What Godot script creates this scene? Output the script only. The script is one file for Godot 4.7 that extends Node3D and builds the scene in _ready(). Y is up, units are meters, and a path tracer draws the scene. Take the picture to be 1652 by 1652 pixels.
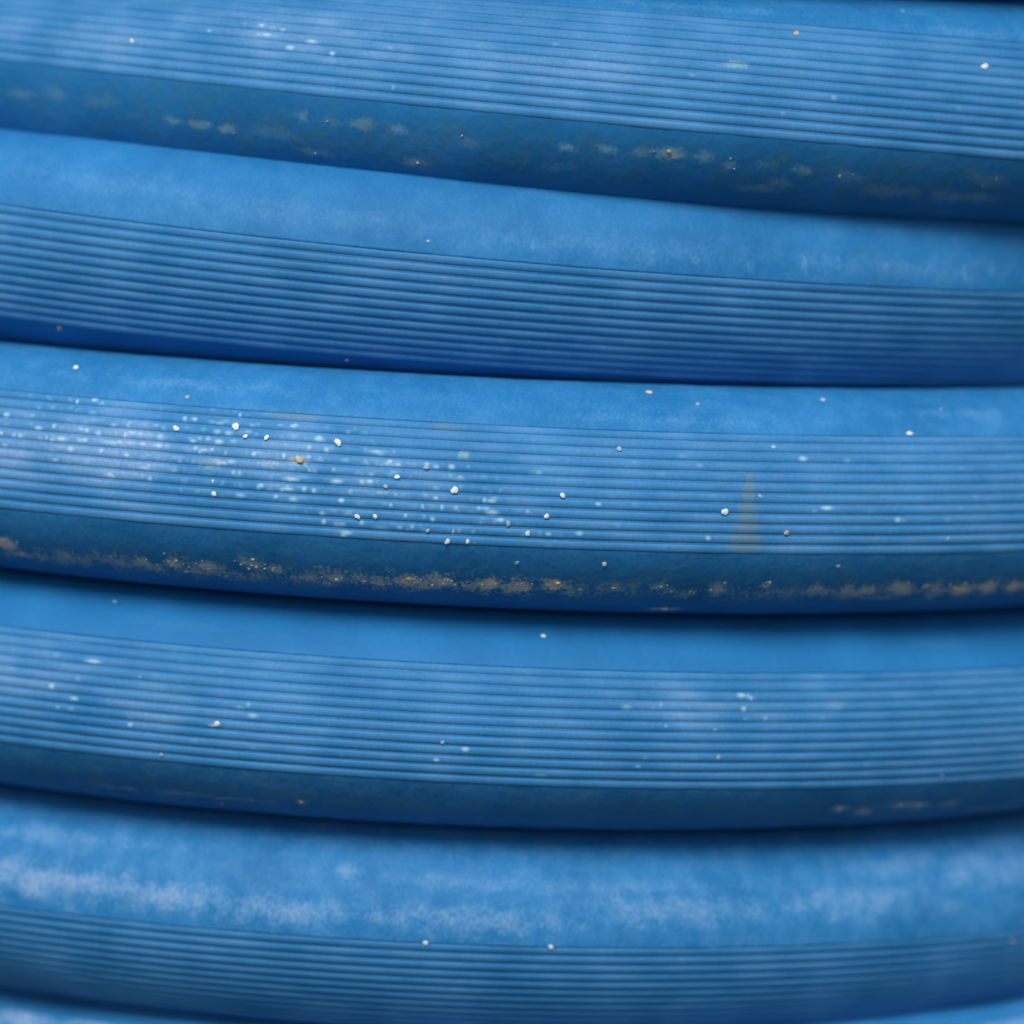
extends Node3D
# A stack of loops of blue ribbed hose, seen close up. Measures below are in millimetres; MM turns them into metres.

const MM := 0.001
const LOOP_RADIUS := 236.9        # radius of a loop, to the middle of the hose
const BAND_HALF := 13.0           # half the height of a ribbed band
const BAND_OUT := 21.4            # distance of its edges from the middle of the hose
const BAND_BEND := 20.0           # degrees that a band bends either way
const WALL_BEND := 58.0           # degrees that a smooth wall bends either way
const RIBS := 12
const FRONT := 40.0               # the finely built and textured front of a loop, degrees either way
const TEX_W := 2048

var noise_pool: Array = []
var fine_relief: ImageTexture
var materials := {}
var grain_meshes: Array = []
var names_used := {}


# ---------------------------------------------------------------- naming
func numbered(called: String) -> String:
	if not names_used.has(called):
		names_used[called] = 0
		return called
	names_used[called] += 1
	return "%s_%03d" % [called, names_used[called]]


func describe(o: Node3D, label: String, category: String, group := "") -> void:
	o.set_meta("label", label)
	o.set_meta("category", category)
	if group != "":
		o.set_meta("group", group)


func part(called: String, mesh: Mesh, material: Material, parent: Node3D, label := "") -> MeshInstance3D:
	var o := MeshInstance3D.new()
	o.name = called
	o.mesh = mesh
	o.material_override = material
	o.cast_shadow = GeometryInstance3D.SHADOW_CASTING_SETTING_ON
	if label != "":
		o.set_meta("label", label)
	parent.add_child(o, true)
	return o


# ---------------------------------------------------------------- the shape of the hose
# A loop is a circle that sags, tilts and twists a little. shape: x, y, z of its middle, tilt about x and z, twist (at the front, per 25 degrees, per 25 degrees squared), sag (two terms), extra radius.
func hose_point(shape: Array, phi: float, out: float, up: float) -> Vector3:
	var q := clampf(phi, -PI * 0.6, PI * 0.6) / deg_to_rad(25.0)
	var fade := 1.0 - smoothstep(0.6, 1.0, absf(phi) / PI)      # the twist eases out round the back, so that the loop closes
	var twist: float = deg_to_rad(shape[5] + fade * (shape[6] * clampf(q, -2.2, 2.2) + shape[7] * (minf(q * q, 4.84) - 0.4)))
	var o := out * cos(twist) - up * sin(twist)
	var u := out * sin(twist) + up * cos(twist)
	var sag: float = shape[8] * (cos(2.0 * phi) - 1.0) + shape[9] * sin(2.0 * phi)
	var r: float = LOOP_RADIUS + shape[10] + o
	return Vector3(r * sin(phi), u + sag, r * cos(phi)) * MM


func loop_angles(fine: float, coarse: float) -> PackedFloat32Array:
	var a := PackedFloat32Array()
	var d := -180.0
	while d < 180.0 - 0.01:
		a.append(deg_to_rad(d))
		d += fine if d >= -FRONT - 0.01 and d < FRONT - 0.01 else coarse
	a.append(PI)
	return a


func band_at(s: float, raised := 0.0) -> Vector2:                  # s from 0 (lower edge) to 1 (upper edge)
	var bend := deg_to_rad(BAND_BEND)
	var a := lerpf(-bend, bend, s)
	var r := BAND_HALF / sin(bend)
	return Vector2((r + raised) * cos(a) - r * cos(bend) + BAND_OUT, (r + raised) * sin(a))


func wall_at(s: float, raised := 0.0) -> Vector2:                  # s from 0 (front edge) over the top to 1 (rear edge)
	var bend := deg_to_rad(WALL_BEND)
	var a := lerpf(bend, -bend, s)
	var r := BAND_OUT / sin(bend)
	return Vector2((r + raised) * sin(a), (r + raised) * cos(a) - r * cos(bend) + BAND_HALF)


# Sweeps a row of profile points [out, up, v] round the loop.
func sweep(shape: Array, profile: Array, angles: PackedFloat32Array, flip := false, wobble := 0.0, lane := 0.0) -> ArrayMesh:
	var n := profile.size()
	var rows := angles.size()
	var verts := PackedVector3Array()
	var uvs := PackedVector2Array()
	verts.resize(n * rows)
	uvs.resize(n * rows)
	for i in rows:
		var phi := angles[i]
		for j in n:
			var p: Vector3 = profile[j]
			var uneven := 1.0
			if wobble > 0.0:
				uneven += wobble * (unevenness.get_noise_2d(rad_to_deg(phi) * 3.0, lane * 40.0) + 0.6 * unevenness.get_noise_2d(rad_to_deg(phi) * 16.0, lane * 40.0 + 500.0)) / 25.0
			verts[i * n + j] = hose_point(shape, phi, p.x * uneven, p.y * uneven)
			uvs[i * n + j] = Vector2(rad_to_deg(phi) / (2.0 * FRONT) + 0.5, p.z)
	var normals := PackedVector3Array()
	normals.resize(n * rows)
	var turn := -1.0 if flip else 1.0
	for i in rows:
		var i0 := maxi(i - 1, 0)
		var i1 := mini(i + 1, rows - 1)
		for j in n:
			var along := verts[i1 * n + j] - verts[i0 * n + j]
			var across := verts[i * n + mini(j + 1, n - 1)] - verts[i * n + maxi(j - 1, 0)]
			normals[i * n + j] = (along.cross(across) * turn).normalized()
	var index := PackedInt32Array()
	for i in rows - 1:
		for j in n - 1:
			var a := i * n + j
			var b := a + n
			if flip:
				index.append_array(PackedInt32Array([a, b, a + 1, a + 1, b, b + 1]))
			else:
				index.append_array(PackedInt32Array([a, a + 1, b, a + 1, b + 1, b]))
	var arrays := []
	arrays.resize(Mesh.ARRAY_MAX)
	arrays[Mesh.ARRAY_VERTEX] = verts
	arrays[Mesh.ARRAY_NORMAL] = normals
	arrays[Mesh.ARRAY_TEX_UV] = uvs
	arrays[Mesh.ARRAY_INDEX] = index
	var m := ArrayMesh.new()
	m.add_surface_from_arrays(Mesh.PRIMITIVE_TRIANGLES, arrays)
	return m


const GROOVE := 0.24                # depth of the grooves between ribs

func floor_profile() -> Array:
	var p := []
	for j in 13:
		var s := lerpf(0.014, 1.004, j / 12.0)
		var a := band_at(s, -GROOVE)
		p.append(Vector3(a.x, a.y, clampf(s, 0.0, 1.0)))
	return p


func rib_profile(k: int) -> Array:
	var p := []
	for j in 11:
		var t := lerpf(-1.0, 1.0, j / 10.0)
		t = signf(t) * pow(absf(t), 0.85)
		var h := (GROOVE + 0.12) * pow(maxf(0.0, 1.0 - t * t), 0.7) - GROOVE - 0.08
		var s := (k + 0.5 + t * 0.43) / RIBS
		var a := band_at(s, h)
		p.append(Vector3(a.x, a.y, s))
	return p


func wall_profile(mirrored: bool, steps: int) -> Array:
	var p := []
	var edge := [[-0.007, -0.9], [-0.006, -0.35], [-0.001, -0.08]]     # the wall turns in at either edge, down to the floor of the band
	if mirrored:                                                     # the lower wall runs on from the floor without a lip
		p.append([-0.012, -GROOVE - 0.12])
		p.append([0.004, -GROOVE - 0.07])
		p.append([0.02, -GROOVE - 0.06])
	else:
		for e in edge:
			p.append([e[0], e[1]])
	for j in steps + 1:
		var s := lerpf(0.04 if mirrored else 0.006, 0.994, float(j) / steps)
		p.append([s, -(GROOVE + 0.05) * (1.0 - smoothstep(0.0, 0.4, s)) if mirrored else 0.0])
	for e in [edge[2], edge[1], edge[0]]:
		p.append([1.0 - e[0], e[1]])
	var out := []
	for e in p:
		var a := wall_at(e[0], e[1])
		out.append(Vector3(a.x, -a.y if mirrored else a.y, clampf(e[0], 0.0, 1.0)))
	return out


func rear_band_profile() -> Array:
	var p := []
	for k in RIBS * 4 + 1:
		var s := 1.0 - float(k) / (RIBS * 4)
		var a := band_at(s, [-GROOVE, -0.05, 0.0, -0.05][k % 4])
		p.append(Vector3(-a.x, a.y, s))
	return p


# ---------------------------------------------------------------- what the hose is made of
func make_noise() -> void:
	for spec in [[0.006, 3, 1], [0.03, 4, 2], [0.16, 3, 3], [0.05, 4, 4]]:
		var n := FastNoiseLite.new()
		n.seed = spec[2] * 17
		n.noise_type = FastNoiseLite.TYPE_SIMPLEX_SMOOTH
		n.frequency = spec[0]
		n.fractal_octaves = spec[1]
		var img: Image
		if spec[2] == 4:                                            # drawn out along the hose
			img = n.get_image(512, 256)
			img.resize(TEX_W, 256, Image.INTERPOLATE_CUBIC)
		else:
			img = n.get_image(TEX_W, 256)
		img.convert(Image.FORMAT_L8)
		noise_pool.append(img.get_data())
	var r := FastNoiseLite.new()
	r.seed = 5
	r.noise_type = FastNoiseLite.TYPE_SIMPLEX_SMOOTH
	r.frequency = 0.05
	r.fractal_octaves = 3
	fine_relief = ImageTexture.create_from_image(r.get_image(TEX_W, 256))


func b0(noise: PackedByteArray, at: int) -> float:
	return noise[at] / 255.0


# one soft-edged speck
func blot(into: PackedFloat32Array, w: int, h: int, phi: float, s: float, half_length: float, half_height: float, amount: float) -> void:
	var cx := (phi / (2.0 * FRONT) + 0.5) * w
	var cy := s * h
	var rx := half_length / (2.0 * FRONT) * w
	var ry := half_height * h
	for y in range(maxi(0, int(cy - ry)), mini(h - 1, int(cy + ry) + 1) + 1):
		for x in range(maxi(0, int(cx - rx)), mini(w - 1, int(cx + rx) + 1) + 1):
			var d := Vector2((x - cx) / rx, (y - cy) / ry).length()
			into[y * w + x] = maxf(into[y * w + x], (1.0 - smoothstep(0.1, 1.05, d)) * amount)


# marks: [kind, phi, s, half length in degrees, half height in s, amount]; kinds: chalk (pale rubbed patches), mud (brown crust), grey (a greyish stain), stroke (a short pale scratch)
func surface_texture(h: int, seed_at: int, dust: float, marks: Array, ribbed: bool, shade_of_blue := 1.0) -> ImageTexture:
	var w := TEX_W
	var big: PackedByteArray = noise_pool[0]
	var mid: PackedByteArray = noise_pool[1]
	var fine: PackedByteArray = noise_pool[2]
	var streak: PackedByteArray = noise_pool[3]
	var pale := PackedFloat32Array()
	var brown := PackedFloat32Array()
	var grey := PackedFloat32Array()
	var white := PackedFloat32Array()
	var grime := PackedFloat32Array()
	pale.resize(w * h)
	brown.resize(w * h)
	grey.resize(w * h)
	white.resize(w * h)
	grime.resize(w * h)
	var ox := (seed_at * 613) % w
	var oy := (seed_at * 97) % 256
	for m in marks:
		if m[0] == "specks":
			var rng := RandomNumberGenerator.new()
			rng.seed = seed_at + int(m[1] * 10.0)
			for n in int(m[5]):
				var a := rng.randf() * TAU
				var far := sqrt(rng.randf())
				var sx: float = m[1] + cos(a) * far * m[3]
				var sy: float = (floorf((m[2] + sin(a) * far * m[4]) * RIBS) + rng.randf_range(0.3, 0.7)) / RIBS
				var spot := pow(rng.randf(), 2.6)
				blot(white, w, h, sx, sy, rng.randf_range(0.08, 0.20) * (1.0 + rng.randf() * rng.randf() * 2.6), rng.randf_range(0.020, 0.034), 0.10 + 0.62 * spot)
			continue
		var cx: float = (m[1] / (2.0 * FRONT) + 0.5) * w
		var cy: float = m[2] * h
		var rx: float = m[3] / (2.0 * FRONT) * w
		var ry: float = m[4] * h
		var x0 := maxi(0, int(cx - rx * 1.5))
		var x1 := mini(w - 1, int(cx + rx * 1.5))
		var y0 := maxi(0, int(cy - ry * 1.5))
		var y1 := mini(h - 1, int(cy + ry * 1.5))
		var amount: float = m[5]
		var kind: String = m[0]
		for y in range(y0, y1 + 1):
			for x in range(x0, x1 + 1):
				var dx := (x - cx) / rx
				var dy := (y - cy) / ry
				var d := sqrt(dx * dx + dy * dy)
				var at := ((y + oy) & 255) * w + ((x + ox) & 2047)
				var i := y * w + x
				match kind:
					"chalk":
						var g := (mid[at] * 0.4 + fine[at] * 0.35 + streak[at] * 0.25) / 255.0
						if ribbed:                                   # rubbed along the crests: short dashes that keep to one rib
							var rib := int(float(y) / h * RIBS)
							var dash := streak[((rib * 37 + oy) & 255) * w + ((x + ox) & 2047)] / 255.0
							g = dash * 0.25 + b0(big, at) * 0.75
						var v := smoothstep(-0.1, 0.75, 1.25 - d - (1.0 - g) * 1.0) * amount
						pale[i] = maxf(pale[i], v)
					"mud":
						var g2 := (mid[at] * 0.55 + fine[at] * 0.45) / 255.0
						brown[i] = maxf(brown[i], smoothstep(-0.1, 0.9, 2.0 - d * 0.95 - (1.0 - g2) * 1.75) * amount)
					"crust":                                             # a row of gritty crumbs dried on
						var g4 := mid[at] * 0.5 / 255.0 + fine[at] * 0.5 / 255.0
						brown[i] = maxf(brown[i], smoothstep(0.44, 0.80, g4 + 0.16 * (1.0 - absf(dy) * 2.0)) * (1.0 - smoothstep(0.6, 1.2, d)) * amount * 0.85)
					"grime":                                             # a rough mottled film
						var g5 := mid[at] * 0.5 / 255.0 + fine[at] * 0.5 / 255.0
						grime[i] = maxf(grime[i], smoothstep(0.42, 0.72, g5) * (1.0 - smoothstep(0.7, 1.3, d)) * amount)
					"grey":
						var g3 := (mid[at] * 0.6 + fine[at] * 0.4) / 255.0
						grey[i] = maxf(grey[i], smoothstep(0.0, 0.45, 1.15 - d - (1.0 - g3) * 0.35) * amount)
					"stroke":
						pale[i] = maxf(pale[i], smoothstep(0.0, 0.6, 1.0 - d) * amount * (0.5 + fine[at] / 255.0))
	var bytes := PackedByteArray()
	bytes.resize(w * h * 3)
	for y in h:
		for x in w:
			var at := ((y + oy) & 255) * w + ((x + ox) & 2047)
			var i := y * w + x
			var b := big[at] / 255.0
			var f := fine[at] / 255.0
			var t: float
			if ribbed:
				var row := (int(float(y) / h * RIBS) * 37 + oy) & 255
				t = dust * (0.5 + 0.45 * (streak[row * w + ((x + ox) & 2047)] / 255.0 - 0.5) + 0.35 * (f - 0.5)) + 0.16 * (b - 0.5)
			else:
				t = dust * (0.45 + 0.9 * (mid[at] / 255.0 - 0.5) + 0.8 * (f - 0.5) + 0.5 * (streak[at] / 255.0 - 0.5)) + 0.10 * (b - 0.5) + 0.05 * (f - 0.5)
			t = clampf(t + pale[i] * (0.62 + 0.3 * f), 0.0, 0.95)
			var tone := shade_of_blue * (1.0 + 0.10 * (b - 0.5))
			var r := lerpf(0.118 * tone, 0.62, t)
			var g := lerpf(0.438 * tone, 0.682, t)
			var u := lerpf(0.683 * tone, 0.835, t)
			var k := grime[i]
			r = lerpf(r, 0.22, k)
			g = lerpf(g, 0.42, k)
			u = lerpf(u, 0.54, k)
			k = white[i]
			r = lerpf(r, 0.82, k)
			g = lerpf(g, 0.90, k)
			u = lerpf(u, 0.94, k)
			k = brown[i]
			r = lerpf(r, 0.83, k)
			g = lerpf(g, 0.795, k)
			u = lerpf(u, 0.745, k)
			k = grey[i]
			r = lerpf(r, 0.46, k)
			g = lerpf(g, 0.50, k)
			u = lerpf(u, 0.52, k)
			bytes[i * 3] = int(clampf(r, 0.0, 1.0) * 255.0)
			bytes[i * 3 + 1] = int(clampf(g, 0.0, 1.0) * 255.0)
			bytes[i * 3 + 2] = int(clampf(u, 0.0, 1.0) * 255.0)
	var img := Image.create_from_data(w, h, false, Image.FORMAT_RGB8, bytes)
	return ImageTexture.create_from_image(img)


func hose_material(tex: Texture2D, relief: float, rough := 0.6) -> StandardMaterial3D:
	var m := StandardMaterial3D.new()
	if tex:
		m.albedo_texture = tex
	else:
		m.albedo_color = Color(0.11, 0.452, 0.672)
	m.roughness = rough
	m.metallic_specular = 0.3
	if tex and relief > 0.0:
		m.heightmap_enabled = true
		m.heightmap_texture = fine_relief
		m.heightmap_scale = relief
		m.uv1_scale = Vector3(1, 1, 1)
	return m


func plain(color: Color, rough := 0.7) -> StandardMaterial3D:
	var m := StandardMaterial3D.new()
	m.albedo_color = color
	m.roughness = rough
	return m


# ---------------------------------------------------------------- one loop of hose
func hose_loop(shape: Array, label: String, info: Dictionary, seed_at: int) -> Node3D:
	var o := Node3D.new()
	o.name = numbered("hose_loop")
	add_child(o)
	o.transform = Transform3D(Basis(Vector3.BACK, deg_to_rad(shape[4])) * Basis(Vector3.RIGHT, deg_to_rad(shape[3])), Vector3(shape[0], shape[1], shape[2]) * MM)
	describe(o, label, "hose", "stacked loops of blue hose")
	var seen: bool = info.get("seen", true)
	var angles := loop_angles(0.5 if seen else 2.5, 5.0)
	var top: Material = plain_hose
	var low: Material = plain_hose
	var band: Material = plain_hose
	if seen:
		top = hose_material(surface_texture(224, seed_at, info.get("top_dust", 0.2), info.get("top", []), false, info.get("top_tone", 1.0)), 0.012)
		low = hose_material(surface_texture(224, seed_at + 1, info.get("low_dust", 0.08), info.get("low", []), false), 0.012)
		band = hose_material(surface_texture(144, seed_at + 2, info.get("band_dust", 0.3), info.get("band", []), true), 0.0)
	part("smooth_wall", sweep(shape, wall_profile(false, 28), angles, true, 0.14, seed_at + 0.5), top, o, info.get("top_label", ""))
	part("smooth_wall", sweep(shape, wall_profile(true, 28), angles, false, 0.14, seed_at + 0.9), low, o, info.get("low_label", ""))
	var front := part("ribbed_band", sweep(shape, floor_profile(), angles), band, o, info.get("band_label", ""))
	for k in RIBS:
		part("rib", sweep(shape, rib_profile(k), angles, false, 0.07, seed_at + k * 3.7), band, front)
	part("ribbed_band", sweep(shape, rear_band_profile(), loop_angles(4.0, 5.0)), plain_hose, o)
	return o


var plain_hose: StandardMaterial3D
var unevenness: FastNoiseLite


# ---------------------------------------------------------------- grains
func grain_mesh(n: int) -> ArrayMesh:
	var rng := RandomNumberGenerator.new()
	rng.seed = 90 + n
	var noise := FastNoiseLite.new()
	noise.seed = n
	noise.frequency = 0.9
	var s := SphereMesh.new()
	s.radius = 0.5
	s.height = 1.0
	s.radial_segments = 10
	s.rings = 6
	var arrays := s.get_mesh_arrays()
	var v: PackedVector3Array = arrays[Mesh.ARRAY_VERTEX]
	var stretch := Vector3(rng.randf_range(0.85, 1.2), rng.randf_range(0.8, 1.1), rng.randf_range(0.7, 1.0))
	for i in v.size():
		v[i] = v[i] * (1.0 + 0.7 * noise.get_noise_3dv(v[i] * 2.4)) * stretch
	arrays[Mesh.ARRAY_VERTEX] = v
	arrays[Mesh.ARRAY_NORMAL] = null
	arrays[Mesh.ARRAY_TANGENT] = null
	var m := ArrayMesh.new()
	m.add_surface_from_arrays(Mesh.PRIMITIVE_TRIANGLES, arrays)
	var st := SurfaceTool.new()
	st.create_from(m, 0)
	st.generate_normals()
	return st.commit()


func surface_point(shape: Array, where: int, phi: float, s: float) -> Array:      # [point, normal] in the loop's own axes
	var a: Vector2
	var n: Vector2
	if where == 0:
		a = band_at(s, 0.0)
		n = band_at(s, 1.0) - a
	else:
		a = wall_at(s, 0.0)
		n = wall_at(s, 1.0) - a
		if where == 2:
			a.y = -a.y
			n.y = -n.y
	var p := hose_point(shape, phi, a.x, a.y)
	return [p, (hose_point(shape, phi, a.x + n.x, a.y + n.y) - p).normalized()]


const ORDINALS := ["", "first", "second", "third", "fourth", "fifth", "sixth", "seventh", "eighth", "ninth", "tenth", "eleventh", "twelfth", "thirteenth", "fourteenth", "fifteenth", "sixteenth", "seventeenth", "eighteenth", "nineteenth", "twentieth", "twenty-first", "twenty-second", "twenty-third", "twenty-fourth", "twenty-fifth", "twenty-sixth", "twenty-seventh", "twenty-eighth"]
const LOOP_WORDS := ["", "topmost loop", "second loop", "third loop", "fourth loop", "fifth loop", "bottom loop"]


func sow_grains(text: String, loops: Array) -> void:
	var tones := {
		"w": [plain(Color(0.80, 0.86, 0.89)), "bright white sand grain", "sand_grain", "grain"],
		"g": [plain(Color(0.56, 0.66, 0.74)), "dull grey sand grain", "sand_grain", "grain"],
		"c": [plain(Color(0.84, 0.80, 0.70)), "cream sand grain", "sand_grain", "grain"],
		"t": [plain(Color(0.68, 0.64, 0.60)), "tan dirt crumb", "dirt_crumb", "crumb"],
		"o": [plain(Color(0.72, 0.66, 0.55)), "ochre dirt crumb", "dirt_crumb", "crumb"],
	}
	var places := ["ribs", "upper wall", "underside"]
	var list := []
	for line in text.split(";"):
		var f := line.strip_edges().split(" ")
		list.append([int(f[0]), int(f[1]), float(f[2]), float(f[3]), f[4], float(f[5])])
	list.sort_custom(func(a, b): return a[2] < b[2])
	var total := {}
	var count := {}
	for g in list:
		var key := "%d %d %s" % [g[0], g[1], g[4]]
		total[key] = total.get(key, 0) + 1
	var rng := RandomNumberGenerator.new()
	rng.seed = 4
	for g in list:
		var key := "%d %d %s" % [g[0], g[1], g[4]]
		count[key] = count.get(key, 0) + 1
		var tone: Array = tones[g[4]]
		var info: Array = loops[g[0]]
		var root: Node3D = info[0]
		var at := surface_point(info[1], g[1], deg_to_rad(g[2]), g[3])
		var o := MeshInstance3D.new()
		o.name = numbered(tone[2])
		o.mesh = grain_meshes[rng.randi() % grain_meshes.size()]
		o.material_override = tone[0]
		add_child(o)
		var size: float = g[5] * 0.85 * MM
		var normal: Vector3 = root.transform.basis * at[1]
		var point: Vector3 = root.transform * (at[0] as Vector3) + normal * size * 0.08
		var side := normal.cross(Vector3(0.31, 0.92, 0.2)).normalized()
		o.transform = Transform3D(Basis(side, normal, side.cross(normal)).rotated(normal, rng.randf() * TAU).scaled_local(Vector3(1.15, 0.36, 1.0) * size), point)
		var text_label := "%s on the %s of the %s" % [tone[1], places[g[1]], LOOP_WORDS[g[0]]]
		if total[key] > 1:
			text_label += ", %s from the left" % ORDINALS[count[key]]
		describe(o, text_label, tone[3], "loose grains lying on the hose")


# Crumbs of dried mud too small to pick apart, where the mud lies thickest.
func mud_crumbs(loop: Array, marks: Array, many: int, label: String, seed_at: int) -> void:
	var rng := RandomNumberGenerator.new()
	rng.seed = seed_at
	var spots := []
	for m in marks:
		if m[0] == "mud":
			spots.append(m)
	var st := SurfaceTool.new()
	st.begin(Mesh.PRIMITIVE_TRIANGLES)
	for n in many:
		var m: Array = spots[rng.randi() % spots.size()]
		if rng.randf() > m[5]:
			continue
		var at := surface_point(loop[1], 2, deg_to_rad(m[1] + rng.randfn(0.0, 0.5) * m[3]), clampf(m[2] + rng.randfn(0.0, 0.5) * m[4], 0.03, 0.9))
		var size: float = (0.13 + 0.30 * rng.randf() * rng.randf()) * MM
		var normal: Vector3 = at[1]
		var side := normal.cross(Vector3(0.31, 0.92, 0.2)).normalized()
		var basis := Basis(side, normal, side.cross(normal)).rotated(normal, rng.randf() * TAU)
		var stretch := Vector3(rng.randf_range(0.8, 1.7), rng.randf_range(0.25, 0.5), rng.randf_range(0.7, 1.2)) * size
		st.append_from(grain_meshes[rng.randi() % grain_meshes.size()], 0, Transform3D(basis.scaled_local(stretch * 2.0), at[0] - normal * 0.12 * MM))
	var o := MeshInstance3D.new()
	o.name = numbered("dried_mud")
	o.mesh = st.commit()
	o.material_override = plain(Color(0.66, 0.64, 0.61), 0.95)
	o.transform = (loop[0] as Node3D).transform
	o.set_meta("kind", "stuff")
	describe(o, label, "mud")
	add_child(o)


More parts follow.
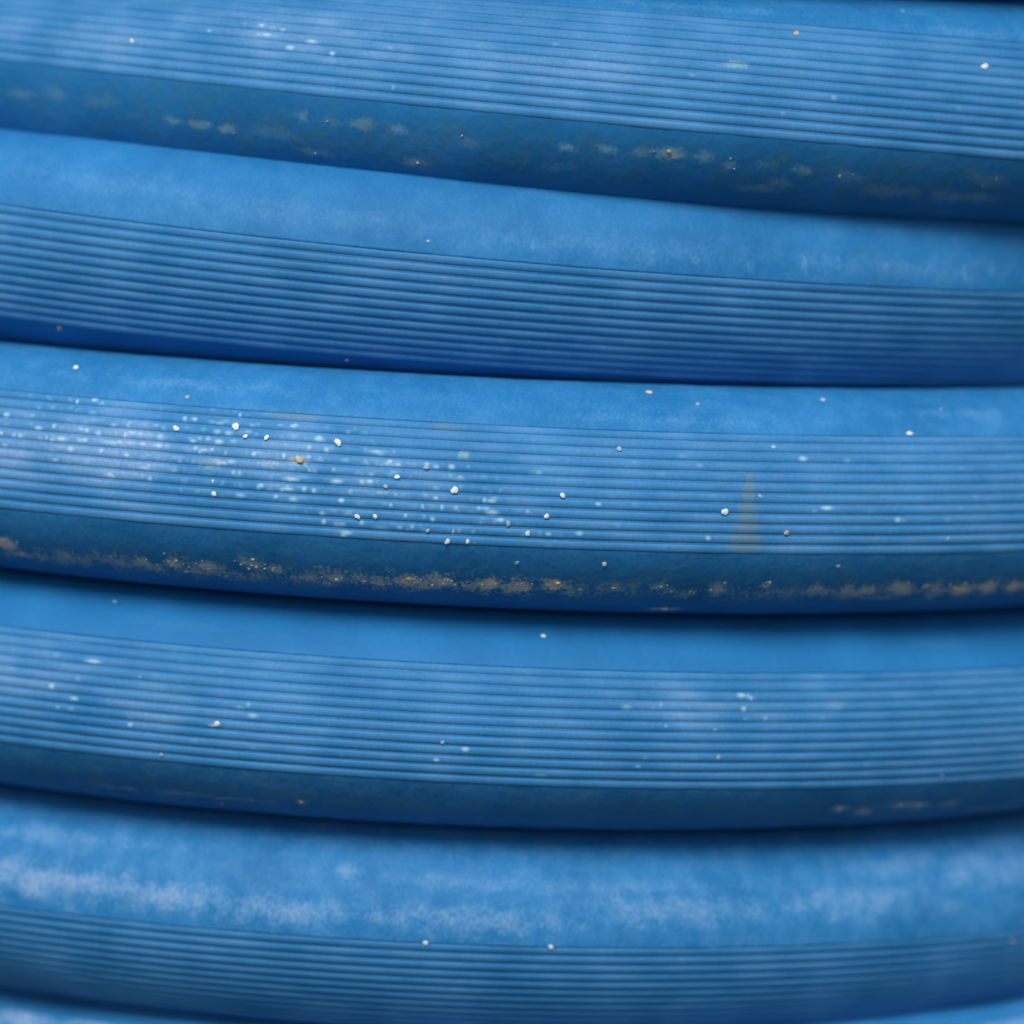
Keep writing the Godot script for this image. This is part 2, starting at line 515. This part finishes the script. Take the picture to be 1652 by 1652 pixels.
# ---------------------------------------------------------------- the scene
func _ready() -> void:
	var cam := Camera3D.new()
	cam.name = "camera"
	var pitch := deg_to_rad(7.897)
	cam.position = Vector3(0, 735.2 * sin(pitch), LOOP_RADIUS + 23.0 + 735.2 * cos(pitch)) * MM
	cam.rotation = Vector3(-pitch, 0, 0)
	cam.near = 0.02
	cam.far = 60.0
	var lens := CameraAttributesPhysical.new()
	lens.frustum_focal_length = 81.047
	lens.frustum_focus_distance = 0.7262
	lens.exposure_aperture = 3.4
	cam.attributes = lens
	cam.fov = 16.844
	add_child(cam)
	cam.current = true

	var env := Environment.new()
	env.background_mode = Environment.BG_SKY
	var sky_look := ProceduralSkyMaterial.new()
	sky_look.sky_top_color = Color(0.97, 0.99, 1.0)
	sky_look.sky_horizon_color = Color(0.54, 0.57, 0.60)
	sky_look.sky_curve = 0.3
	sky_look.ground_horizon_color = Color(0.15, 0.15, 0.145)
	sky_look.ground_bottom_color = Color(0.12, 0.12, 0.115)
	sky_look.energy_multiplier = 1.0
	var sky := Sky.new()
	sky.sky_material = sky_look
	env.sky = sky
	env.background_energy_multiplier = 0.5
	env.tonemap_mode = Environment.TONE_MAPPER_LINEAR
	env.tonemap_exposure = 1.93
	env.sdfgi_enabled = true
	env.ssao_enabled = true
	env.ssil_enabled = true
	var world := WorldEnvironment.new()
	world.name = "world_environment"
	world.environment = env
	add_child(world)
	var sun := DirectionalLight3D.new()
	sun.name = "sun"
	sun.light_energy = 0.5
	sun.light_color = Color(1.0, 0.98, 0.95)
	sun.light_angular_distance = 25.0
	sun.shadow_enabled = true
	sun.rotation_degrees = Vector3(-50, -12, 0)
	add_child(sun)

	unevenness = FastNoiseLite.new()
	unevenness.seed = 77
	unevenness.noise_type = FastNoiseLite.TYPE_SIMPLEX_SMOOTH
	unevenness.frequency = 0.05
	make_noise()
	plain_hose = hose_material(null, 0.0)

	var ground := MeshInstance3D.new()  # out of view; added so no light enters the coil from below
	ground.name = "ground"
	var sheet := PlaneMesh.new()
	sheet.size = Vector2(40, 40)
	ground.mesh = sheet
	ground.position.y = -0.1735
	var paving := plain(Color(0.23, 0.225, 0.22), 0.9)
	ground.material_override = paving
	ground.set_meta("kind", "structure")
	ground.set_meta("label", "unseen grey paved ground added under the hose to keep light out from below")
	add_child(ground)

	# the loops, from the one above the frame down
	var shapes := [
		[17.47, 145.31, -2.25, 1.52, -1.36, 6.0, -12.63, -0.77, 0.5, -0.62, -4.57],
		[17.47, 92.71, -2.25, 1.52, -2.31, 21.85, -12.63, -0.77, 0.5, -0.62, -4.57],
		[-15.63, 54.2, -4.34, 1.1, -2.76, -18.45, -9.95, 1.8, 0.2, -0.93, -1.66],
		[-14.5, 4.42, 4.71, 0.35, -2.71, 11.92, -0.25, -0.4, 0.01, -0.67, 5.77],
		[-19.15, -44.53, 3.9, 0.41, -2.5, 4.09, -1.42, -0.95, 0.14, -1.01, 1.86],
		[-20.12, -94.33, 0.49, 0.23, -2.6, -28.64, 1.11, -2.0, 0.09, -0.8, -1.87],
		[1.91, -140.72, -2.91, -0.25, -2.51, 79.8, 10.62, 2.11, -0.55, -0.2, 0.52],
	]
	var loops := [
		["blue hose loop above the top edge, leaving a black gap at the upper right", {"seen": false}],
		["topmost full blue hose loop, steeply slanting, wide dark underside with faint dirt", {
			"top_dust": 0.16, "band_dust": 0.44, "low_dust": 0.05, "low_label": "wide dark smooth underside with faint brown dirt",
			"top": marks_from("chalk 4.2 0.057 9.37 0.046 0.2;chalk 20.1 0.030 5.57 0.046 0.2"),
			"band": marks_from("chalk -14.6 0.503 10.30 0.378 0.28;chalk -25.3 0.297 9.05 0.324 0.18;specks -14.5 0.477 5.00 0.270 18;specks 1.2 0.413 18.61 0.324 10;mud 6.7 0.577 0.60 0.043 0.35;chalk -1.8 0.417 8.65 0.216 0.18"),
			"low": marks_from("grime -19.9 0.150 10.70 0.165 0.55;grime -3.1 0.167 9.91 0.165 0.6;grime 13.8 0.180 10.70 0.165 0.7;mud -29.3 0.120 0.89 0.026 0.22;mud -27.2 0.107 0.89 0.030 0.2;mud -24.6 0.123 1.39 0.033 0.11;mud -20.6 0.170 0.67 0.023 0.36;mud -19.1 0.173 0.84 0.020 0.32;mud -17.9 0.180 0.58 0.020 0.36;mud -14.0 0.090 0.54 0.030 0.27;mud -12.8 0.100 0.90 0.023 0.14;mud -11.1 0.097 0.84 0.026 0.25;mud -9.2 0.103 0.48 0.030 0.32;mud -8.5 0.257 0.72 0.030 0.32;mud -13.4 0.253 0.94 0.020 0.22;mud -1.2 0.113 0.52 0.030 0.4;mud 0.8 0.107 0.46 0.026 0.36;mud 2.3 0.107 0.66 0.023 0.22;mud 3.6 0.100 0.78 0.033 0.43;mud 5.4 0.103 0.48 0.033 0.32;mud 6.7 0.130 0.44 0.026 0.36;mud 8.4 0.120 0.66 0.030 0.18;mud 10.2 0.120 0.54 0.030 0.36;mud 8.2 0.243 1.25 0.033 0.25;mud 9.3 0.200 0.81 0.033 0.22;mud 12.7 0.140 0.97 0.040 0.18;mud 15.2 0.207 1.68 0.046 0.22;mud 18.2 0.213 1.39 0.040 0.25;mud 20.0 0.210 1.08 0.040 0.29;mud 20.1 0.100 1.39 0.040 0.16;mud -1.6 0.213 1.20 0.026 0.14;mud -5.7 0.137 0.86 0.026 0.18;mud -15.5 0.180 1.25 0.033 0.13;chalk 13.8 0.180 7.78 0.119 0.12;chalk -13.6 0.177 15.61 0.132 0.1"),
		}],
		["second blue hose loop from the top, dark sliver of underside at its left", {
			"top_dust": 0.13, "band_dust": 0.40, "low_dust": 0.05, "top_label": "broad pale mottled upper wall",
			"top": marks_from("stroke 10.1 0.063 0.15 0.046 0.32;stroke 12.2 0.063 0.36 0.030 0.26;stroke 14.9 0.053 0.27 0.040 0.22;stroke 17.6 0.080 0.23 0.053 0.34;stroke 19.4 0.087 0.16 0.043 0.3;stroke 26.3 0.073 0.17 0.053 0.38;stroke 24.3 0.067 0.21 0.026 0.18;stroke 27.9 0.080 0.34 0.033 0.22;stroke 21.9 0.080 0.29 0.030 0.4;stroke 4.4 0.073 0.20 0.030 0.3;chalk -17.3 0.167 10.70 0.112 0.14;chalk -5.6 0.110 11.41 0.099 0.12;chalk 8.6 0.093 11.53 0.092 0.16;chalk 22.7 0.073 10.09 0.092 0.2"),
		}],
		["third blue hose loop from the top, chalky speckled ribs over brown mud", {
			"top_dust": 0.20, "band_dust": 0.46, "low_dust": 0.14,
			"band_label": "ribbed band rubbed chalky at the left, with a grey stain right of the middle", "low_label": "dark smooth underside crusted with brown mud",
			"top": marks_from("chalk 26.3 0.127 5.22 0.059 0.24;chalk -12.6 0.120 9.01 0.059 0.16;chalk 11.1 0.053 8.65 0.046 0.14"),
			"band": marks_from("specks -9.0 0.617 7.21 0.335 190;specks -2.6 0.367 5.52 0.324 130;specks -15.9 0.700 6.60 0.324 120;specks 3.0 0.173 3.59 0.130 18;specks 15.3 0.487 12.01 0.432 26;chalk -8.4 0.623 9.11 0.378 0.26;chalk -2.7 0.417 7.18 0.378 0.16;chalk -17.3 0.527 10.30 0.486 0.34;mud -6.8 0.597 0.55 0.043 0.5;mud -7.8 0.567 0.46 0.043 0.4;mud -10.8 0.527 0.60 0.043 0.3;mud 0.8 0.730 0.28 0.049 0.35;grey -7.2 0.963 1.73 0.038 0.4;grey 0.0 0.947 1.10 0.043 0.3;grey 14.1 0.580 0.27 0.108 0.45;grey 14.0 0.470 0.40 0.119 0.45;grey 14.0 0.357 0.60 0.119 0.42;grey 14.0 0.243 0.75 0.119 0.42;grey 14.0 0.143 0.96 0.108 0.42;grey 14.0 0.063 1.11 0.076 0.42;grey 12.8 0.600 0.27 0.043 0.25"),
			"low": marks_from("crust -13.6 0.243 10.30 0.099 0.6;crust -0.3 0.220 8.65 0.106 0.9;crust 12.9 0.210 9.37 0.086 0.5;crust 24.9 0.203 8.19 0.092 0.8;grime -9.1 0.257 13.81 0.132 0.4;grime 15.9 0.183 14.36 0.119 0.4;mud -21.3 0.190 0.86 0.043 0.85;mud -20.4 0.253 0.70 0.036 0.6;mud -18.1 0.263 1.01 0.026 0.25;mud -14.3 0.220 0.69 0.043 0.6;mud -12.7 0.213 0.60 0.046 0.75;mud -11.7 0.253 0.81 0.030 0.45;mud -11.1 0.207 0.66 0.043 0.75;mud -8.8 0.167 0.69 0.043 0.6;mud -7.7 0.193 0.66 0.036 0.6;mud -6.1 0.230 0.90 0.046 0.4;mud -4.8 0.217 0.78 0.046 0.65;mud -2.9 0.210 0.69 0.033 0.45;mud -1.4 0.207 0.63 0.046 0.9;mud -0.7 0.250 0.58 0.026 0.6;mud 0.3 0.210 0.69 0.036 0.9;mud 2.2 0.203 0.86 0.043 1;mud 3.9 0.217 0.75 0.040 0.85;mud 5.4 0.197 0.86 0.043 0.9;mud 6.6 0.217 0.58 0.026 0.35;mud 8.4 0.203 0.54 0.030 0.5;mud 10.2 0.187 0.60 0.033 0.5;mud 11.0 0.380 0.84 0.020 0.8;mud 11.9 0.213 0.42 0.033 0.35;mud 13.1 0.203 0.54 0.046 0.6;mud 15.4 0.163 0.44 0.030 0.6;mud 16.2 0.203 0.45 0.030 0.4;mud 17.8 0.203 0.74 0.050 0.6;mud 19.0 0.203 0.54 0.030 0.3;mud 20.8 0.203 0.84 0.030 0.65;mud 22.4 0.187 0.84 0.040 0.75;mud 21.7 0.253 0.94 0.026 0.4;mud 24.0 0.180 0.65 0.033 0.5;mud 25.9 0.200 1.08 0.043 1;mud 27.3 0.190 0.79 0.036 0.85;mud 29.0 0.193 0.81 0.040 0.9;mud 30.4 0.177 0.98 0.036 0.8;chalk -0.3 0.233 16.14 0.066 0.1"),
		}],
		["fourth blue hose loop from the top, evenly ribbed, cleaner grey-blue underside", {
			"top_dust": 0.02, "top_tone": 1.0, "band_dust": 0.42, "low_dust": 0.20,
			"top": marks_from("chalk 25.8 0.130 5.22 0.046 0.12;chalk -11.7 0.090 6.24 0.053 0.1"),
			"band": marks_from("specks 14.7 0.667 6.00 0.162 16;specks -12.7 0.573 6.60 0.324 14;specks 6.4 0.387 21.02 0.324 16;chalk -18.6 0.620 8.43 0.432 0.26;chalk -12.9 0.543 5.40 0.378 0.24;chalk 12.8 0.690 7.81 0.270 0.22;chalk 15.9 0.667 3.75 0.216 0.2;chalk 20.0 0.717 0.81 0.076 0.35"),
			"low": marks_from("grime -9.9 0.190 12.97 0.099 0.5;grime 17.6 0.150 14.63 0.112 0.6;crust -11.5 0.207 6.48 0.030 0.45;crust 29.0 0.207 5.62 0.026 0.4;mud -11.5 0.197 1.95 0.023 0.35;mud -5.7 0.183 0.42 0.030 0.4;mud -9.0 0.203 1.25 0.020 0.25;mud 21.0 0.130 0.50 0.030 0.45;mud 22.5 0.170 0.61 0.033 0.5;mud 24.4 0.123 0.61 0.030 0.45;mud 25.5 0.130 0.95 0.033 0.5;mud 27.3 0.137 0.76 0.030 0.4;mud 30.2 0.213 2.02 0.017 0.3;chalk 23.4 0.143 4.61 0.066 0.2;chalk -5.3 0.153 9.01 0.079 0.12"),
		}],
		["fifth blue hose loop from the top, broad chalky upper wall above darker downturned ribs", {
			"top_dust": 0.24, "band_dust": 0.36, "low_dust": 0.08, "top_label": "broad smooth upper wall with white chalky scuffs", "band_label": "dark ribbed band turned downwards",
			"top": marks_from("chalk -19.1 0.130 8.74 0.145 0.62;chalk -12.6 0.120 6.87 0.112 0.55;chalk -6.8 0.097 7.21 0.099 0.52;chalk 2.1 0.100 8.41 0.092 0.44;chalk 12.1 0.157 8.74 0.112 0.4;chalk 22.5 0.177 8.07 0.132 0.42;chalk 30.3 0.293 7.69 0.198 0.36;chalk -3.7 0.290 1.50 0.073 0.36;chalk -18.4 0.333 8.07 0.079 0.3;chalk 6.6 0.260 15.61 0.066 0.2;chalk 24.8 0.323 6.96 0.132 0.22"),
		}],
		["bottom blue hose loop, only its chalky shoulder showing at the lower corners", {
			"top_dust": 0.1, "band_dust": 0.2, "low_dust": 0.2,
			"low": marks_from("chalk -26.3 0.043 5.22 0.099 0.75;chalk -21.8 0.000 2.69 0.040 0.55;chalk 26.7 0.020 3.24 0.066 0.55"),
		}],
	]
	var made := []
	for k in loops.size():
		made.append([hose_loop(shapes[k], loops[k][0], loops[k][1], 3 * k + 2), shapes[k]])

	# an added loop further in, blocking light so the upper gap stays dark
	var inner_shape: Array = shapes[1].duplicate()
	inner_shape[1] += 27.0
	inner_shape[10] -= 56.0
	inner_shape[6] = 0.0
	var inner := hose_loop(inner_shape, "inner hose loop added behind the gap at the upper right to keep it black", {"seen": false}, 40)
	inner.set_meta("group", "added inner loop of hose")

	for n in 4:
		grain_meshes.append(grain_mesh(n))
	sow_grains(GRAINS, made)
	mud_crumbs(made[3], loops[3][1]["low"], 330, "thin crust of dried tan mud crumbs along the underside of the third loop", 11)
	mud_crumbs(made[1], loops[1][1]["low"], 40, "sparse dried mud crumbs dotted along the underside of the topmost loop", 12)


func marks_from(text: String) -> Array:
	var out := []
	for line in text.split(";"):
		var f := line.split(" ")
		out.append([f[0], float(f[1]), float(f[2]), float(f[3]), float(f[4]), float(f[5])])
	return out


# loop, place (0 ribs, 1 upper wall, 2 underside), degrees round the loop, share across, tone, size
const GRAINS := "1 0 9.8 0.90 t 1.40;1 0 19.4 0.75 w 1.70;1 0 -23.1 0.30 w 1.00;1 1 15.8 0.15 g 1.00;2 1 -0.5 0.05 g 0.98;2 2 -18.9 0.01 t 1.29;2 2 -4.3 0.02 t 0.99;3 1 -18.5 0.17 w 1.56;3 1 9.9 0.26 c 1.69;3 1 12.1 0.17 g 1.13;3 1 18.8 0.23 w 1.14;3 1 22.5 0.01 w 1.42;3 1 25.0 0.16 g 1.01;3 1 -12.3 0.04 g 1.12;3 0 8.0 0.83 g 1.25;3 0 5.4 0.44 w 1.24;3 0 4.7 0.27 w 1.24;3 0 3.9 0.13 w 1.24;3 0 3.0 0.20 g 1.24;3 0 0.5 0.44 w 1.79;3 0 -10.4 0.29 w 1.25;3 0 -9.7 0.84 w 1.80;3 0 -12.5 0.79 w 1.39;3 0 -9.2 0.77 w 1.25;3 0 -8.2 0.77 w 1.38;3 0 -4.9 0.77 w 1.66;3 0 -3.8 0.19 w 1.24;3 0 -3.0 0.20 w 1.10;3 0 -0.6 0.11 g 1.10;3 0 0.3 0.03 w 1.24;3 0 1.2 0.04 w 1.24;3 0 12.9 0.35 w 1.67;3 0 14.6 0.48 g 1.26;3 0 15.9 0.19 t 1.26;3 0 24.2 0.14 g 1.00;3 0 -6.6 0.61 o 1.80;3 0 -0.8 0.61 g 1.24;3 0 -2.1 0.52 w 1.38;3 0 -2.6 0.44 g 1.24;3 2 3.5 0.07 g 1.11;3 2 7.5 0.06 w 1.25;3 2 18.7 0.05 g 0.99;3 2 11.0 0.37 c 1.98;3 2 -3.5 0.23 g 0.98;3 2 -4.8 0.23 w 1.12;4 1 5.7 0.16 w 1.27;4 1 -15.7 0.19 g 1.00;4 0 -9.6 0.38 w 1.41;4 0 1.0 0.36 g 0.98;4 0 -12.3 0.07 g 1.13;4 0 14.1 0.30 g 1.13;4 0 26.1 0.09 g 0.87;4 2 21.0 0.13 g 1.01;4 2 22.5 0.17 g 1.17;4 2 24.4 0.12 g 1.17;4 2 25.5 0.13 g 1.32;4 2 -9.8 0.26 t 0.86;4 2 -5.7 0.18 t 1.14;5 1 0.3 0.00 w 1.14;5 1 6.3 0.00 w 1.14;5 0 31.1 0.91 w 0.90;3 2 -1.4 0.20 o 1.53;3 2 5.5 0.18 o 1.39;3 2 25.7 0.20 o 1.59;1 2 3.7 0.09 o 1.25"
